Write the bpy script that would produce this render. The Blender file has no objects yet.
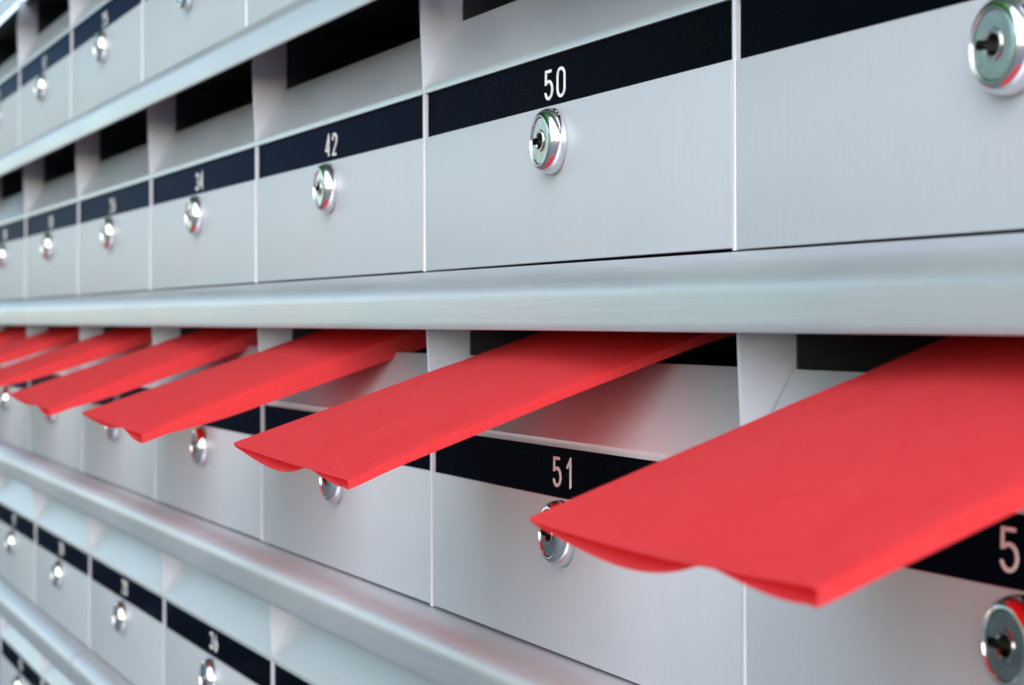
import bpy, bmesh, math, random
from mathutils import Vector, Matrix, noise
random.seed(7)
scene = bpy.context.scene
COL = scene.collection
PI = math.pi

# ------------------------------------------------------------------ layout
U = 0.23                 # distance camera - wall, the unit all measures use
ZC = 1.30                # camera height above the ground
PITCH = 0.985            # width of one mailbox (in U)
S0 = 1.946               # seam between the boxes 51 and 59, distance left of camera
ROWS = {                 # strip top below the camera, distance of the row's face
    'A': (-0.8050, 0.981), 'B': (-0.3328, 1.000), 'C': (0.1564, 1.0112),
    'D': (0.6454, 1.0307), 'E': (1.1400, 1.0520)}
FIRST = {'A': 49, 'B': 50, 'C': 51, 'D': 52, 'E': 53}
STRIP, DOOR, LIP = 0.0635, 0.2605, 0.0105
BOXTOP, DEPTH = -0.222, 1.15

def P(s, d, h):          # s left along the wall, d away from camera plane, h below the camera
    return Vector((-s*U, d*U, ZC - h*U))

# ------------------------------------------------------------------ materials
def new_mat(name):
    m = bpy.data.materials.new(name); m.use_nodes = True
    nt = m.node_tree; b = nt.nodes['Principled BSDF']
    return m, nt, b

def nd(nt, typ, **kw):
    n = nt.nodes.new(typ)
    for k, v in kw.items():
        if k in n.inputs: n.inputs[k].default_value = v
        else: setattr(n, k, v)
    return n

def ramp(nt, stops):
    r = nt.nodes.new('ShaderNodeValToRGB')
    els = r.color_ramp.elements
    while len(els) < len(stops): els.new(0.5)
    for e, (p, c) in zip(els, stops):
        e.position = p; e.color = c if len(c) == 4 else (*c, 1)
    return r

def metal(name, c1, c2, metallic, rough, scale=(60, 60, 60), bump=0.04, cloud=9.0, spec=0.5):
    """brushed / satin metal: fine grain stretched along one axis, soft cloudy wear"""
    m, nt, b = new_mat(name)
    L = nt.links
    tc = nd(nt, 'ShaderNodeTexCoord')
    oi = nd(nt, 'ShaderNodeObjectInfo')
    mp = nd(nt, 'ShaderNodeMapping'); mp.inputs['Scale'].default_value = scale
    ad = nd(nt, 'ShaderNodeVectorMath', operation='ADD')
    ml = nd(nt, 'ShaderNodeVectorMath', operation='SCALE'); ml.inputs['Scale'].default_value = 17.0
    cb = nd(nt, 'ShaderNodeCombineXYZ')
    for k in 'XYZ': L.new(oi.outputs['Random'], cb.inputs[k])
    L.new(cb.outputs[0], ml.inputs[0])
    L.new(tc.outputs['Object'], ad.inputs[0]); L.new(ml.outputs[0], ad.inputs[1])
    L.new(ad.outputs[0], mp.inputs['Vector'])
    grain = nd(nt, 'ShaderNodeTexNoise', Scale=1.0, Detail=5.0, Roughness=0.65)
    L.new(mp.outputs[0], grain.inputs['Vector'])
    cl = nd(nt, 'ShaderNodeTexNoise', Scale=cloud, Detail=4.0, Roughness=0.6)
    L.new(ad.outputs[0], cl.inputs['Vector'])
    mx = nd(nt, 'ShaderNodeMath', operation='MULTIPLY_ADD'); mx.inputs[1].default_value = 0.45
    L.new(grain.outputs['Fac'], mx.inputs[0])
    m2 = nd(nt, 'ShaderNodeMath', operation='MULTIPLY'); m2.inputs[1].default_value = 0.55
    L.new(cl.outputs['Fac'], m2.inputs[0]); L.new(m2.outputs[0], mx.inputs[2])
    r = ramp(nt, [(0.3, c1), (0.7, c2)])
    L.new(mx.outputs[0], r.inputs['Fac']); L.new(r.outputs['Color'], b.inputs['Base Color'])
    rr = nd(nt, 'ShaderNodeMapRange'); rr.inputs['From Min'].default_value = 0.3; rr.inputs['From Max'].default_value = 0.7
    rr.inputs['To Min'].default_value = rough - 0.05; rr.inputs['To Max'].default_value = rough + 0.07
    L.new(mx.outputs[0], rr.inputs['Value']); L.new(rr.outputs[0], b.inputs['Roughness'])
    bp = nd(nt, 'ShaderNodeBump', Strength=bump, Distance=0.0006)
    L.new(grain.outputs['Fac'], bp.inputs['Height']); L.new(bp.outputs[0], b.inputs['Normal'])
    b.inputs['Metallic'].default_value = metallic
    b.inputs['Specular IOR Level'].default_value = spec
    return m

M = {}
M['door'] = metal('satin_aluminium', (0.525, 0.555, 0.602), (0.575, 0.605, 0.650), 0.28, 0.50, (900, 900, 60), 0.03, 9.0, 0.35)
M['lip'] = metal('aluminium_trim', (0.56, 0.595, 0.615), (0.64, 0.67, 0.69), 0.52, 0.37, (50, 900, 900), 0.05, 14)
M['rail'] = metal('rolled_aluminium', (0.50, 0.535, 0.59), (0.59, 0.625, 0.66), 0.60, 0.38, (30, 700, 700), 0.10, 12)
M['side'] = metal('galvanised_sheet', (0.62, 0.635, 0.70), (0.71, 0.725, 0.79), 0.20, 0.42, (250, 250, 250), 0.04, 22)
M['housing'] = metal('shade_dark_steel', (0.016, 0.016, 0.018), (0.026, 0.026, 0.029), 0.2, 0.55, (200, 200, 200), 0.03, 15)  # near black stands in for the lack of light inside the box
M['slot_shade'] = metal('slot_shade_dark', (0.022, 0.022, 0.026), (0.034, 0.034, 0.040), 0.2, 0.55, (200, 200, 200), 0.03, 15)  # dark tone stands in for shade on the divider deep in the slot
M['joint'] = metal('dirty_joint_sealant', (0.16, 0.14, 0.12), (0.28, 0.26, 0.24), 0.0, 0.6, (300, 300, 300), 0.05, 60)
M['chrome'] = metal('polished_chrome', (0.78, 0.78, 0.79), (0.84, 0.84, 0.85), 1.0, 0.13, (300, 300, 300), 0.02, 60)
M['plug'] = metal('worn_nickel', (0.30, 0.30, 0.30), (0.50, 0.50, 0.49), 1.0, 0.19, (700, 700, 700), 0.12, 160)

m, nt, b = new_mat('keyway_black'); b.inputs['Base Color'].default_value = (0.012, 0.011, 0.011, 1)
n = nd(nt, 'ShaderNodeTexNoise', Scale=900.0); rp = ramp(nt, [(0.3, (0.006, 0.006, 0.006)), (0.8, (0.03, 0.025, 0.02))])
nt.links.new(n.outputs['Fac'], rp.inputs['Fac']); nt.links.new(rp.outputs['Color'], b.inputs['Base Color'])
b.inputs['Roughness'].default_value = 0.5; M['keyway'] = m

# black engraved plastic strip
m, nt, b = new_mat('black_engraving_plastic')
tc = nd(nt, 'ShaderNodeTexCoord')
n = nd(nt, 'ShaderNodeTexNoise', Scale=1400.0, Detail=3.0); nt.links.new(tc.outputs['Object'], n.inputs['Vector'])
n2 = nd(nt, 'ShaderNodeTexNoise', Scale=24.0, Detail=4.0); nt.links.new(tc.outputs['Object'], n2.inputs['Vector'])
rp = ramp(nt, [(0.3, (0.003, 0.005, 0.009)), (0.8, (0.005, 0.008, 0.014))])
nt.links.new(n2.outputs['Fac'], rp.inputs['Fac']); nt.links.new(rp.outputs['Color'], b.inputs['Base Color'])
bp = nd(nt, 'ShaderNodeBump', Strength=0.25, Distance=0.0002)
nt.links.new(n.outputs['Fac'], bp.inputs['Height']); nt.links.new(bp.outputs[0], b.inputs['Normal'])
b.inputs['Roughness'].default_value = 0.40; b.inputs['Metallic'].default_value = 0.92; b.inputs['Specular Tint'].default_value = (0.20, 0.29, 0.42, 1); M['strip'] = m

m, nt, b = new_mat('white_engraved_fill')
n = nd(nt, 'ShaderNodeTexNoise', Scale=700.0, Detail=3.0)
rp = ramp(nt, [(0.25, (0.80, 0.80, 0.80)), (0.6, (0.90, 0.90, 0.90))])
nt.links.new(n.outputs['Fac'], rp.inputs['Fac']); nt.links.new(rp.outputs['Color'], b.inputs['Base Color'])
b.inputs['Roughness'].default_value = 0.6; M['number'] = m

# red paper
m, nt, b = new_mat('red_paper'); L = nt.links
tc = nd(nt, 'ShaderNodeTexCoord')
n = nd(nt, 'ShaderNodeTexNoise', Scale=520.0, Detail=8.0, Roughness=0.8); L.new(tc.outputs['Object'], n.inputs['Vector'])
n2 = nd(nt, 'ShaderNodeTexNoise', Scale=55.0, Detail=7.0, Roughness=0.7); L.new(tc.outputs['Object'], n2.inputs['Vector'])
ad = nd(nt, 'ShaderNodeMath', operation='MULTIPLY_ADD'); ad.inputs[1].default_value = 0.72
m2 = nd(nt, 'ShaderNodeMath', operation='MULTIPLY'); m2.inputs[1].default_value = 0.28
L.new(n.outputs['Fac'], ad.inputs[0]); L.new(n2.outputs['Fac'], m2.inputs[0]); L.new(m2.outputs[0], ad.inputs[2])
rp = ramp(nt, [(0.38, (0.76, 0.060, 0.072)), (0.62, (0.90, 0.100, 0.115))])
L.new(ad.outputs[0], rp.inputs['Fac']); L.new(rp.outputs['Color'], b.inputs['Base Color'])
b.inputs['Roughness'].default_value = 0.6; b.inputs['Specular IOR Level'].default_value = 0.55
bp = nd(nt, 'ShaderNodeBump', Strength=0.35, Distance=0.0005)
L.new(ad.outputs[0], bp.inputs['Height']); L.new(bp.outputs[0], b.inputs['Normal'])
tr = nd(nt, 'ShaderNodeBsdfTranslucent'); tr.inputs['Color'].default_value = (1.0, 0.02, 0.025, 1)
ms = nd(nt, 'ShaderNodeMixShader'); ms.inputs[0].default_value = 0.62
out = nt.nodes['Material Output']
L.new(b.outputs[0], ms.inputs[1]); L.new(tr.outputs[0], ms.inputs[2]); L.new(ms.outputs[0], out.inputs['Surface'])
M['paper'] = m

def ground_mat(name, c1, c2, sc, rough=0.9):
    m, nt, b = new_mat(name)
    tc = nd(nt, 'ShaderNodeTexCoord')
    n = nd(nt, 'ShaderNodeTexNoise', Scale=sc, Detail=8.0, Roughness=0.7); nt.links.new(tc.outputs['Object'], n.inputs['Vector'])
    rp = ramp(nt, [(0.3, c1), (0.7, c2)])
    nt.links.new(n.outputs['Fac'], rp.inputs['Fac']); nt.links.new(rp.outputs['Color'], b.inputs['Base Color'])
    bp = nd(nt, 'ShaderNodeBump', Strength=0.5, Distance=0.01)
    nt.links.new(n.outputs['Fac'], bp.inputs['Height']); nt.links.new(bp.outputs[0], b.inputs['Normal'])
    b.inputs['Roughness'].default_value = rough
    return m
M['paving'] = ground_mat('asphalt_paving', (0.11, 0.115, 0.125), (0.16, 0.165, 0.175), 30)

# ------------------------------------------------------------------ mesh helpers
def link(name, bm, mat, parent=None, smooth=False, ang=35):
    me = bpy.data.meshes.new(name)
    bmesh.ops.recalc_face_normals(bm, faces=bm.faces[:])
    bm.to_mesh(me); bm.free()
    me.materials.append(mat)
    if smooth:
        for p in me.polygons: p.use_smooth = True
        try: me.set_sharp_from_angle(angle=math.radians(ang))
        except Exception: pass
    o = bpy.data.objects.new(name, me); COL.objects.link(o)
    if parent: o.parent = parent
    return o

def box(bm, x0, x1, y0, y1, z0, z1, bev=0.0, seg=1):
    t = bmesh.new()
    bmesh.ops.create_cube(t, size=1.0)
    for v in t.verts:
        v.co = Vector(((x0+x1)/2 + v.co.x*(x1-x0), (y0+y1)/2 + v.co.y*(y1-y0), (z0+z1)/2 + v.co.z*(z1-z0)))
    if bev: bmesh.ops.bevel(t, geom=t.edges[:], offset=bev, segments=seg, affect='EDGES', profile=0.6)
    me = bpy.data.meshes.new('tmp'); t.to_mesh(me); t.free(); bm.from_mesh(me); bpy.data.meshes.remove(me)

def sweep_x(bm, pts, x0, x1, n=1, closed=True):
    """extrude a y-z profile along x"""
    rings = []
    for i in range(n+1):
        x = x0 + (x1-x0)*i/n
        rings.append([bm.verts.new((x, y, z)) for y, z in pts])
    k = len(pts); rng = range(k) if closed else range(k-1)
    for i in range(n):
        for j in rng:
            a, b_ = rings[i], rings[i+1]
            bm.faces.new((a[j], a[(j+1) % k], b_[(j+1) % k], b_[j]))
    if closed:
        bm.faces.new(rings[0]); bm.faces.new(rings[-1][::-1])

def offset_path(pts, t):
    """closed profile from an open path with thickness t to its left side"""
    out = []
    for i, p in enumerate(pts):
        a = Vector(pts[max(i-1, 0)]); c = Vector(pts[min(i+1, len(pts)-1)])
        d = (c-a).normalized(); nrm = Vector((-d.y, d.x))
        out.append((p[0]+nrm.x*t, p[1]+nrm.y*t))
    return list(pts) + out[::-1]

def lathe(bm, prof, seg=56):
    """profile (radius, y) around the y axis"""
    rings = []
    for r, y in prof:
        rings.append([bm.verts.new((r*math.cos(2*PI*i/seg), y, r*math.sin(2*PI*i/seg))) for i in range(seg)])
    for a, b_ in zip(rings[:-1], rings[1:]):
        for i in range(seg):
            bm.faces.new((a[i], a[(i+1) % seg], b_[(i+1) % seg], b_[i]))
    return rings

def tag(o, label, cat, group=None, kind=None):
    o['label'] = label; o['category'] = cat
    if group: o['group'] = group
    if kind: o['kind'] = kind

# ------------------------------------------------------------------ digits (stroked, round ended)
def arc(cx, cy, rx, ry, a0, a1, n=14):
    return [(cx+rx*math.cos(math.radians(a0+(a1-a0)*i/n)), cy+ry*math.sin(math.radians(a0+(a1-a0)*i/n))) for i in range(n+1)]
W_ = 0.36
GLYPH = {
 '0': [arc(0, .72, W_, .28, 0, 180) + arc(0, .28, W_, .28, 180, 360) + [(W_, .72)]],
 '1': [[(-.2, .72), (.1, 1.0), (.1, 0.0)]],
 '2': [arc(0, .70, W_, .30, 170, -25) + [(-W_, 0), (W_, 0)]],
 '3': [arc(0, .76, W_*.92, .24, 165, -90) , arc(0, .27, W_, .27, 90, -165)],
 '4': [[(.16, 0), (.16, 1.0), (-W_, .27), (W_, .27)]],
 '5': [[(W_*.85, 1.0), (-W_*.8, 1.0), (-W_*.85, .56)] + arc(0, .32, W_, .32, 130, -160)],
 '6': [[(W_*.55, 1.0)] + arc(0, .30, W_, .30, 165, 525, 26)],
 '7': [[(-W_, 1.0), (W_, 1.0), (-.1, 0)]],
 '8': [arc(0, .76, W_*.88, .24, -90, 270, 24), arc(0, .27, W_, .27, 90, 450, 24)],
 '9': [[(-W_*.55, 0)] + arc(0, .70, W_, .30, -15, 345, 26)],
}
def stroke(bm, pts, w, y0, y1):
    pts = [Vector(p) for p in pts]
    q = [pts[0]]
    for p in pts[1:]:
        if (p-q[-1]).length > 1e-6: q.append(p)
    pts = q
    lf, rt = [], []
    closed = (pts[0]-pts[-1]).length < 1e-4
    for i, p in enumerate(pts):
        a = pts[i-1] if i else (pts[-2] if closed else p)
        c = pts[i+1] if i < len(pts)-1 else (pts[1] if closed else p)
        d1 = (p-a).normalized() if (p-a).length > 1e-9 else (c-p).normalized()
        d2 = (c-p).normalized() if (c-p).length > 1e-9 else d1
        n1 = Vector((-d1.y, d1.x)); n2 = Vector((-d2.y, d2.x))
        nn = (n1+n2); nn = nn.normalized() if nn.length > 1e-6 else n1
        k = 1/max(0.5, nn.dot(n1))
        lf.append(p+nn*w*k/2); rt.append(p-nn*w*k/2)
    if not closed:      # round the ends
        def cap(p, d):
            b0 = math.atan2(d.y, d.x)
            return [p+Vector((math.cos(b0+t), math.sin(b0+t)))*w/2 for t in (PI/3, 0, -PI/3)]
        e = cap(pts[-1], (pts[-1]-pts[-2]).normalized()); s = cap(pts[0], (pts[0]-pts[1]).normalized())
    f = [bm.verts.new((v.x, y0, v.y)) for v in lf]; g = [bm.verts.new((v.x, y0, v.y)) for v in rt]
    fb = [bm.verts.new((v.x, y1, v.y)) for v in lf]; gb = [bm.verts.new((v.x, y1, v.y)) for v in rt]
    for i in range(len(pts)-1):
        bm.faces.new((f[i], f[i+1], g[i+1], g[i]))
        bm.faces.new((f[i], f[i+1], fb[i+1], fb[i])); bm.faces.new((g[i], g[i+1], gb[i+1], gb[i]))
    if not closed:
        ev = [bm.verts.new((v.x, y0, v.y)) for v in e]; bm.faces.new([f[-1]]+ev+[g[-1]])
        sv = [bm.verts.new((v.x, y0, v.y)) for v in s]; bm.faces.new([g[0]]+sv+[f[0]])

def number_mesh(n):
    bm = bmesh.new()
    H = 0.0342*U; adv = 0.0400*U; asp = 0.0315*U
    txt = str(n)
    for i, ch in enumerate(txt):
        cx = (i-(len(txt)-1)/2)*adv
        for st in GLYPH[ch]:
            pts = [(cx+p[0]*asp, -0.0535*U + p[1]*H) for p in st]
            stroke(bm, pts, 0.0037*U, 0.0036*U, 0.0052*U)
    return bm

# ------------------------------------------------------------------ the mailbox prototype
# local frame: x along the wall (0 = centre), y into the wall, z up; z = 0 is the strip's top edge
HW = PITCH*U/2
T = 0.0038*U             # half thickness of a divider
CL = 0.0020*U            # clearance round the door

def make_mailbox():
    root = bpy.data.objects.new('mailbox', None); COL.objects.link(root)
    root.empty_display_size = 0.03
    x0, x1 = -HW+T+CL, HW-T-CL
    # door panel below the number strip
    bm = bmesh.new()
    box(bm, x0, x1, 0, 0.012*U, -(DOOR-0.0026)*U, -STRIP*U, 0.0016*U, 2)
    link('door', bm, M['door'], root, True)
    # recessed black strip with its engraved number
    bm = bmesh.new()
    box(bm, x0, x1, 0.0050*U, 0.0115*U, -(STRIP+0.001)*U, 0.001*U)
    link('number_strip', bm, M['strip'], root)
    # lip over the strip and the sloping chute that runs back from it
    bm = bmesh.new()
    path = [(0.0105*U, -0.0002*U), (0.0, 0.0), (0.0, 0.0001*U), (0, 0.0022*U), (0, (LIP-0.0020)*U), (0.0006*U, (LIP-0.0006)*U), (0.0022*U, (LIP+0.0010)*U),
            (0.054*U, (LIP+0.0940)*U), (0.0552*U, (LIP+0.0962)*U), (0.0566*U, (LIP+0.0970)*U)]
    sweep_x(bm, offset_path(path, -0.0045*U), x0+CL*.3, x1-CL*.3, 6)
    link('chute', bm, M['lip'], root, True, 25)
    # divider on the left hand side
    bm = bmesh.new()
    prof = [(0.0, -(DOOR-0.001)*U), (0.0, 0.0), (-0.006*U, 0.14*U), (-0.006*U, 0.150*U), (0.0, -BOXTOP*U), (DEPTH*U, -BOXTOP*U), (DEPTH*U, -(DOOR-0.001)*U)]
    sweep_x(bm, prof, -HW-T*.98, -HW+T*.98)
    bmesh.ops.bevel(bm, geom=[e for e in bm.edges if all(v.co.y < 0.003*U for v in e.verts) and abs(e.verts[0].co.x-e.verts[1].co.x) < 1e-7],
                    offset=0.0012*U, segments=2, affect='EDGES')
    link('side_panel', bm, M['side'], root, True)
    # inside of the box
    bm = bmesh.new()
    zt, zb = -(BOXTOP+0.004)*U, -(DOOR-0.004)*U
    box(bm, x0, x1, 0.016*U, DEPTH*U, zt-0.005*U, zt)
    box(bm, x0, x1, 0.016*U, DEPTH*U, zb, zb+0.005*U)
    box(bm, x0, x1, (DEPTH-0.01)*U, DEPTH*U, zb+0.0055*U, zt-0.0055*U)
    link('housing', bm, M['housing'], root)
    for sx in (-1, 1):  # added side sheets, painted dark where the divider only falls into shade
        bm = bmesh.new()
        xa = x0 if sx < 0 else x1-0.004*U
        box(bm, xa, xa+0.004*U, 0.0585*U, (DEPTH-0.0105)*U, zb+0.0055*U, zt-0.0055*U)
        link('slot_shade', bm, M['slot_shade'], root)
    # lock: chrome bezel, nickel plug, keyway
    bm = bmesh.new()
    R = 0.0412*U
    prof = [(R*.96, 0.001*U), (R, -0.0015*U)]
    for i in range(11):
        a = PI/2*i/10
        prof.append((R*0.745 + R*0.255*math.cos(a), -0.0020*U - 0.0155*U*math.sin(a)))
    prof += [(R*0.725, -0.0176*U), (R*0.712, -0.0172*U), (R*0.705, -0.0160*U), (R*0.705, -0.002*U)]
    lathe(bm, prof)
    lock = link('lock', bm, M['chrome'], root, True, 50)
    lock.location = (0.009*U, 0, -(STRIP+0.0455)*U)
    lock.scale = (1, 1.2, 1)
    # plug face with a keyhole cut through it
    bm = bmesh.new()
    rp_ = R*0.682; seg = 48
    yf = -0.0160*U
    outer = [bm.verts.new((rp_*math.cos(2*PI*i/seg), yf, rp_*math.sin(2*PI*i/seg))) for i in range(seg)]
    hr = rp_*0.34; sh = rp_*0.15; sl = -rp_*0.84
    a0 = math.asin(sh/hr)
    hole = [(hr*math.cos(PI-a0-(2*PI-2*a0)*i/22), hr*math.sin(PI-a0-(2*PI-2*a0)*i/22)) for i in range(23)]
    hole += [(sl, -sh), (sl-sh*.5, 0), (sl, sh)]
    inner = [bm.verts.new((x, yf, z)) for x, z in hole]
    eo = [bm.edges.new((outer[i], outer[(i+1) % seg])) for i in range(seg)]
    ei = [bm.edges.new((inner[i], inner[(i+1) % len(inner)])) for i in range(len(inner))]
    bmesh.ops.triangle_fill(bm, use_beauty=True, use_dissolve=False, edges=eo+ei)
    back = [bm.verts.new((v.co.x*1.02, yf+0.0012*U, v.co.z*1.02)) for v in outer]
    for i in range(seg): bm.faces.new((outer[i], outer[(i+1) % seg], back[(i+1) % seg], back[i]))
    ib = [bm.verts.new((v.co.x, yf+0.010*U, v.co.z)) for v in inner]
    k = len(inner)
    for i in range(k): bm.faces.new((inner[i], inner[(i+1) % k], ib[(i+1) % k], ib[i]))
    # raised collar round the key hole
    ring = []
    for rr, yy in ((0.375, 0), (0.40, -0.0012*U), (0.47, -0.0012*U), (0.505, 0)):
        ring.append([bm.verts.new((rr*rp_*math.cos(math.radians(25-180+310*i/30+0)), yf-0.0001*U+yy, rr*rp_*math.sin(math.radians(25-180+310*i/30)))) for i in range(31)])
    for a_, b_ in zip(ring[:-1], ring[1:]):
        for i in range(30): bm.faces.new((a_[i], a_[i+1], b_[i+1], b_[i]))
    link('lock_plug', bm, M['plug'], lock, True, 30)
    bm = bmesh.new()
    vs = [bm.verts.new((x*1.02, yf+0.0085*U, z*1.02)) for x, z in hole]; bm.faces.new(vs)
    vb = [bm.verts.new((x*1.02, yf+0.0110*U, z*1.02)) for x, z in hole]; bm.faces.new(vb[::-1])
    for i in range(k): bm.faces.new((vs[i], vs[(i+1) % k], vb[(i+1) % k], vb[i]))
    box(bm, sl*.75, hr*.2, yf+0.004*U, yf+0.0080*U, -sh*.30, sh*.12)
    link('keyway', bm, M['keyway'], lock)
    return root

proto = make_mailbox()
used_proto = False

def kids(o): return [c for c in bpy.data.objects if c.parent == o]
def copy_tree(o, parent=None):
    c = o.copy(); COL.objects.link(c)
    if parent: c.parent = parent
    for ch in kids(o): copy_tree(ch, c)
    return c

ROWTXT = {
 'A': 'in the topmost row',
 'B': 'directly above the red envelopes',
 'C': 'holding a red envelope',
 'D': 'in the row under the envelopes',
 'E': 'in the lowest row'}
VIS = {'A': range(1, 6), 'B': range(-1, 6), 'C': range(-1, 6), 'D': range(1, 6), 'E': range(3, 6)}
boxes = {}
todo = [(r, k) for r in 'ABCDE' for k in VIS[r]]
copies = [proto] + [copy_tree(proto) for _ in todo[1:]]
for (r, k), root in zip(todo, copies):
    h, d = ROWS[r]
    root.location = P(S0 + PITCH*(k+0.5), d, h)
    n = FIRST[r] - 8*k
    for c in kids(root):
        if c.name.startswith('door'):
            c.rotation_euler = (0, random.uniform(-.0022, .0022), random.uniform(-.0016, .0016)); c.location.y += random.uniform(0, .0015)*U
        if c.name.startswith('lock') and r in 'CDE': c.location.z += 0.003*U
        if c.name.startswith('lock'): c.rotation_euler.y = random.gauss(0, .05)
    if k < 0:
        lk = next(c for c in kids(root) if c.name.startswith('lock')); lk.location.x -= 0.009*U
    strip = next(c for c in kids(root) if c.name.startswith('number_strip'))
    num = link('number', number_mesh(n), M['number'], strip)
    if k < 0: num.location.x -= 0.008*U
    if r in 'CDE': num.location.z += 0.0045*U
    num['label'] = 'white engraved number %d' % n
    tag(root, 'silver grey mailbox with number %d on its black strip, %s' % (n, ROWTXT[r]), 'mailbox', 'mailboxes in the wall bank')
    boxes[(r, k)] = root

# closing panels at both ends of each row
for r in 'ABCDE':
    pass

# ------------------------------------------------------------------ rolled ledges between the rows
def ledge(h_door, d, label, prot=0.055, height=0.083, s_a=-0.06, s_b=S0+PITCH*6+0.02, joint=None):
    """h_door = lower edge of the doors above"""
    y0, z0 = d*U, ZC - h_door*U
    pts = [(y0+0.012*U, z0+0.0002*U), (y0+0.001*U, z0-0.0006*U)]
    n = 14
    for i in range(1, n+1):                     # quarter of an ellipse turning down
        a = PI/2*i/n
        pts.append((y0 - prot*U*math.sin(a), z0 - 0.0008*U - 0.043*U*(1-math.cos(a))))
    pts += [(y0-prot*U, z0-(height-0.010)*U), (y0-prot*U, z0-(height-0.0022)*U), (y0-(prot-0.0006)*U, z0-(height-0.0006)*U), (y0-(prot-0.0022)*U, z0-height*U), (y0-(prot-0.0050)*U, z0-height*U)]
    bm = bmesh.new()
    sweep_x(bm, offset_path(pts, 0.0045*U), -s_b*U, -s_a*U, 24)
    cx = -(s_a+s_b)/2*U
    o = link('ledge', bm, M['rail'], None, True, 30)
    o.data.transform(Matrix.Translation((-cx, -y0, -z0))); o.location = (cx, y0, z0)
    if joint:                                   # dark butt joint between two lengths of the rolled sheet
        bm = bmesh.new()
        sweep_x(bm, offset_path([(y, z) for y, z in pts[1:-1]], -0.0006*U), -(joint+0.0035)*U, -(joint-0.0035)*U)
        jo = link('joint', bm, M['joint'], o, True, 30)
        jo.data.transform(Matrix.Translation((-cx, -y0, -z0)))
    tag(o, label, 'ledge', 'rolled aluminium ledges between the mailbox rows')
    return o
hA, dA = ROWS['A']
ledge(hA-0.489+DOOR, dA-0.018, 'short end of aluminium ledge peeking in at the top left corner', 0.060)
ledge(hA+DOOR, dA, 'rounded aluminium ledge above the row with boxes 50 and 42', 0.067)
ledge(ROWS['B'][0]+DOOR, ROWS['B'][1], 'rounded aluminium ledge right above the red envelopes, greenish on top')
ledge(ROWS['C'][0]+DOOR, ROWS['C'][1], 'rounded aluminium ledge below the envelope row, tinged pink by the envelopes')
ledge(ROWS['D'][0]+DOOR, ROWS['D'][1], 'rounded aluminium ledge lowest in the photo, crossing the bottom left corner', joint=5.87)

# ------------------------------------------------------------------ red envelopes
def envelope(k, s_l, s_r, d_tip, tip_h, band_tip, band, lens, label, seed, twist=0.0, skew=0.012, sag=0.0015, end_h=0.018):
    """open-ended red envelope poking out of the slot; s_l / s_r its two long edges"""
    rnd = random.Random(seed)
    w = s_l - s_r
    nx, ny = 40, 46
    length = 0.93
    bm = bmesh.new()
    top, bot = [], []
    k_sl = (tip_h - end_h)/(1.075 - d_tip)
    def centre_h(d):
        if d <= 1.09: return tip_h - k_sl*(d-d_tip)
        t = d-1.09
        h0 = tip_h - k_sl*(1.09-d_tip)
        return h0 - 0.028*(1-math.exp(-t*k_sl/0.028))
    for j in range(ny+1):
        v = j/ny
        q = length*(v**1.35)                      # distance from the open end
        d = d_tip + q
        rt, rb = [], []
        grow = 1-math.exp(-q/0.10)
        bulge = 0.011*grow*math.exp(-((q-0.30)/0.4)**2)
        for i in range(nx+1):
            u = i/nx                              # 0 = left edge, 1 = right edge
            s = s_l - w*u
            # rounded left corner at the open end
            dd = d + skew*u*math.exp(-q/0.1)
            if u < 0.06: dd += (1-q/length)*0.004*((0.06-u)/0.06)**2*(1-min(1, q/0.08))
            # crease that runs in from the right hand corner
            cre = math.exp(-((u-(1-0.9*q/0.30))/0.10)**2)*0.0035*math.exp(-q/0.22)*(1-math.exp(-q/0.05)) if q < 0.33 else 0
            zt = bulge*math.sin(PI*min(1, u*1.02))**0.8 - cre + 0.0010*noise.noise(Vector((u*3+seed, q*9, 0)))*grow
            if i == nx: zt -= 0.0016
            zt -= sag*math.sin(PI*u)*math.exp(-q/0.12)
            zt -= twist*u*math.exp(-q/0.2)
            hb0 = band_tip + (band-band_tip)*(1-math.exp(-q/0.12))
            # open end: a long lens on the left, a wedge at the right edge
            if u < 0.64: lb = lens*math.sin(PI*(u/0.64)**1.45)**0.8
            elif u < 0.70: lb = 0.0
            else: lb = band_tip*1.02*math.sin(PI*0.62*(u-0.70)/0.30)**1.1
            inner = hb0*max(0, min(1, (u-0.0)/0.5))**0.7 + 0.012*math.sin(PI*u)*grow
            g = 1-math.exp(-(q/0.07)**2)
            zb = lb*(1-g) + inner*g + 0.0007
            if u == 0: zb = 0.0
            ch = centre_h(dd)
            a = bm.verts.new(P(s, dd, ch - zt))
            rt.append(a)
            rb.append(a if i == 0 else bm.verts.new(P(s, dd + (0.004*math.sin(PI*u) if j == 0 else 0), ch - (zt if u > .999 else zt*(1-g)+0*g) + zb)))
        top.append(rt); bot.append(rb)
    for j in range(ny):
        for i in range(nx):
            bm.faces.new((top[j][i], top[j][i+1], top[j+1][i+1], top[j+1][i]))
            if i == 0: bm.faces.new((bot[j][0], bot[j+1][0], bot[j+1][1], bot[j][1]))
            else: bm.faces.new((bot[j][i], bot[j+1][i], bot[j+1][i+1], bot[j][i+1]))
        bm.faces.new((top[j][nx], bot[j][nx], bot[j+1][nx], top[j+1][nx]))
    bm.faces.new(top[ny][:] + bot[ny][:0:-1])
    org = P((s_l+s_r)/2, d_tip+0.4, centre_h(d_tip+0.4))
    bmesh.ops.translate(bm, verts=bm.verts[:], vec=-org)
    o = link('envelope', bm, M['paper'], None, True, 40)
    o.location = org
    tag(o, label, 'envelope', 'red envelopes in the mail slots')
    return o

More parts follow.
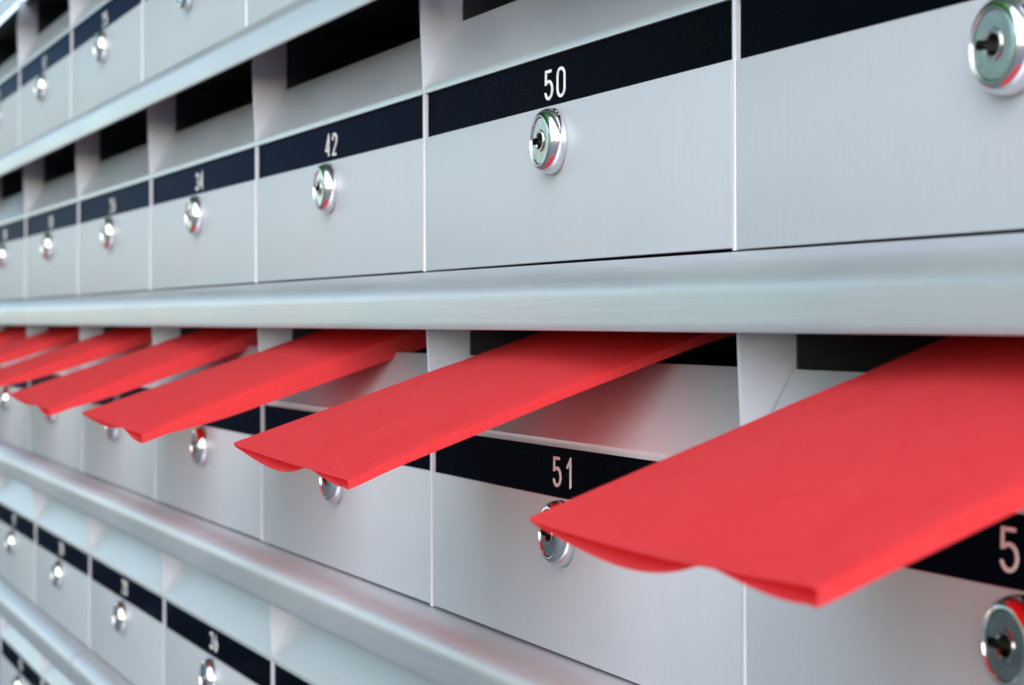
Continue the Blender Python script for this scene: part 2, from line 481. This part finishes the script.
envelope(-1, 1.676, 1.190, 0.662, 0.168, 0.0115, 0.0125, 0.0150, 'nearest red envelope, largest at right, in the slot over the cut off number 5', 1, end_h=0.0165, twist=0.0050, skew=0.009, sag=0.0050)
envelope(0, 2.692, 2.206, 0.654, 0.158, 0.0085, 0.0105, 0.0140, 'red envelope in the slot of mailbox 51, second nearest', 2, twist=0.018)
envelope(1, 3.750, 3.262, 0.641, 0.160, 0.0130, 0.0330, 0.0070, 'thick red envelope third from the right, in the slot two boxes left of 59', 3, twist=0.018)
envelope(2, 4.720, 4.230, 0.650, 0.158, 0.0120, 0.0300, 0.0060, 'thick red envelope fourth from the right, its tip just inside the left edge', 4, twist=0.020)
envelope(3, 5.690, 5.205, 0.650, 0.158, 0.0110, 0.0280, 0.0070, 'blurred red envelope fifth from the right, tip cut by the left edge', 5)
envelope(4, 6.690, 6.200, 0.655, 0.158, 0.0110, 0.0260, 0.0070, 'blurred red envelope sixth from the right, mostly behind its neighbour', 6)
envelope(5, 7.660, 7.180, 0.655, 0.158, 0.0110, 0.0260, 0.0070, 'farthest red envelope, a small blurred patch at the left edge', 7)

# ------------------------------------------------------------------ ground
bm = bmesh.new()
vs = [bm.verts.new(c) for c in ((-60, -60, 0), (60, -60, 0), (60, 60, 0), (-60, 60, 0))]
bm.faces.new(vs)
g = link('ground', bm, M['paving']); g['kind'] = 'structure'; g['label'] = 'grey paved ground below the mailboxes'; g['category'] = 'ground'

# ------------------------------------------------------------------ tree whose crown hangs over the place
m, nt, b = new_mat('leaf_green'); L = nt.links
n = nd(nt, 'ShaderNodeTexNoise', Scale=1.5, Detail=3.0)
tc = nd(nt, 'ShaderNodeTexCoord'); L.new(tc.outputs['Object'], n.inputs['Vector'])
rp = ramp(nt, [(0.35, (0.06, 0.20, 0.06)), (0.65, (0.12, 0.30, 0.09))])
L.new(n.outputs['Fac'], rp.inputs['Fac']); L.new(rp.outputs['Color'], b.inputs['Base Color']); b.inputs['Roughness'].default_value = 0.5
tr = nd(nt, 'ShaderNodeBsdfTranslucent'); tr.inputs['Color'].default_value = (0.30, 0.72, 0.22, 1)
ms = nd(nt, 'ShaderNodeMixShader'); ms.inputs[0].default_value = 0.5
L.new(b.outputs[0], ms.inputs[1]); L.new(tr.outputs[0], ms.inputs[2]); L.new(ms.outputs[0], nt.nodes['Material Output'].inputs['Surface'])
M['leaf'] = m
M['bark'] = ground_mat('tree_bark', (0.05, 0.04, 0.03), (0.12, 0.10, 0.08), 25)
tree = bpy.data.objects.new('tree', None); COL.objects.link(tree); tree.location = (-1.4, -3.2, 0)
tag(tree, 'leafy green tree behind the camera, mirrored in the locks and ledges', 'tree')
bm = bmesh.new(); rnd = random.Random(3)
for c in range(500):
    cx, cy, cz = rnd.uniform(-4.8, 0.6), rnd.uniform(-0.6, 4.2), rnd.uniform(2.5, 4.4)
    rad = rnd.uniform(0.25, 0.55)
    for i in range(70):
        d = Vector((rnd.gauss(0, 1), rnd.gauss(0, 1), rnd.gauss(0, 0.7))).normalized()*rad*rnd.random()**0.4
        p = Vector((cx, cy, cz)) + d
        a = Vector((rnd.gauss(0, 1), rnd.gauss(0, 1), rnd.gauss(0, 0.5))).normalized()*0.075
        c2 = a.cross(Vector((rnd.gauss(0, 1), rnd.gauss(0, 1), rnd.gauss(0, 1)))).normalized()*0.032
        bm.faces.new([bm.verts.new(p+v) for v in (-a, c2, a, -c2)])
link('crown', bm, M['leaf'], tree)
bm = bmesh.new()
def limb(p0, p1, r0, r1, seg=12, n=6):
    p0, p1 = Vector(p0), Vector(p1); ax = (p1-p0).normalized()
    a = ax.orthogonal().normalized(); b_ = ax.cross(a); prev = None
    for i in range(n+1):
        t = i/n; c = p0.lerp(p1, t) + a*0.05*math.sin(t*5); r = r0+(r1-r0)*t
        ring = [bm.verts.new(c + a*r*math.cos(2*PI*k/seg) + b_*r*math.sin(2*PI*k/seg)) for k in range(seg)]
        if prev:
            for k in range(seg): bm.faces.new((prev[k], prev[(k+1) % seg], ring[(k+1) % seg], ring[k]))
        prev = ring
limb((0, 0, 0), (0.1, 0.2, 2.4), 0.17, 0.12)
for e in ((-2.5, 1.5, 3.7), (1.6, 1.2, 3.8), (-.8, 2.6, 3.9), (.5, 2.7, 3.6), (0, -.6, 4.0)): limb((0.1, 0.2, 2.35), e, 0.08, 0.02)
link('trunk', bm, M['bark'], tree, True)

# hedge facing the mailboxes
bm = bmesh.new()
for i in range(13000):
    x = rnd.uniform(-16, 2); top = 2.7 + 0.2*noise.noise(Vector((x*.8, 0, 3))) + 0.08*noise.noise(Vector((x*3, 0, 7)))
    z = rnd.uniform(0.05, 1.0)**0.7*top; p = Vector((x, -6.0 + rnd.uniform(-.35, .35), z))
    a = Vector((rnd.gauss(0, 1), rnd.gauss(0, 1), rnd.gauss(0, 0.7))).normalized()*0.09
    c2 = a.cross(Vector((rnd.gauss(0, 1), rnd.gauss(0, 1), rnd.gauss(0, 1)))).normalized()*0.045
    bm.faces.new([bm.verts.new(p+v) for v in (-a, c2, a, -c2)])
hd = link('hedge', bm, M['leaf'])
tag(hd, 'tall green hedge facing the mailboxes, seen only mirrored in the locks', 'hedge')

# ------------------------------------------------------------------ light
SUN_EL, SUN_AZ = math.radians(35), math.radians(120)     # azimuth from +Y clockwise
w = bpy.data.worlds.new('World'); scene.world = w; w.use_nodes = True
nt = w.node_tree
bg = nt.nodes['Background']
sky = nt.nodes.new('ShaderNodeTexSky'); sky.sky_type = 'NISHITA'; sky.sun_disc = False
sky.sun_elevation = SUN_EL; sky.sun_rotation = SUN_AZ
sky.air_density = 1.0; sky.dust_density = 1.0; sky.ozone_density = 1.0
nt.links.new(sky.outputs[0], bg.inputs['Color']); bg.inputs['Strength'].default_value = 0.13
sl = bpy.data.lights.new('sun', 'SUN'); so = bpy.data.objects.new('sun', sl); COL.objects.link(so)
sl.energy = 1.5; sl.angle = math.radians(105); sl.color = (1.0, 0.98, 0.965)
dirv = Vector((math.sin(SUN_AZ)*math.cos(SUN_EL), math.cos(SUN_AZ)*math.cos(SUN_EL), math.sin(SUN_EL)))
so.rotation_euler = (-dirv).to_track_quat('-Z', 'Y').to_euler()

# ------------------------------------------------------------------ camera
F = 2119.0
theta = math.atan2(823.0, F)
cam = bpy.data.cameras.new('camera'); co = bpy.data.objects.new('camera', cam); COL.objects.link(co)
co.location = (0, 0, ZC)
co.rotation_euler = (PI/2, 0, PI/2 - theta)
cam.sensor_width = 36.0; cam.lens = 36.0*F/1024.0
cam.shift_y = -20.7/1024.0
cam.clip_start = 0.01; cam.clip_end = 500
cam.dof.use_dof = True; cam.dof.focus_distance = 0.575; cam.dof.aperture_fstop = 29
scene.camera = co

scene.view_settings.view_transform = 'Standard'; scene.view_settings.look = 'None'
scene.view_settings.exposure = 1.42
scene.cycles.caustics_reflective = False; scene.cycles.caustics_refractive = False; scene.view_settings.gamma = 1.0
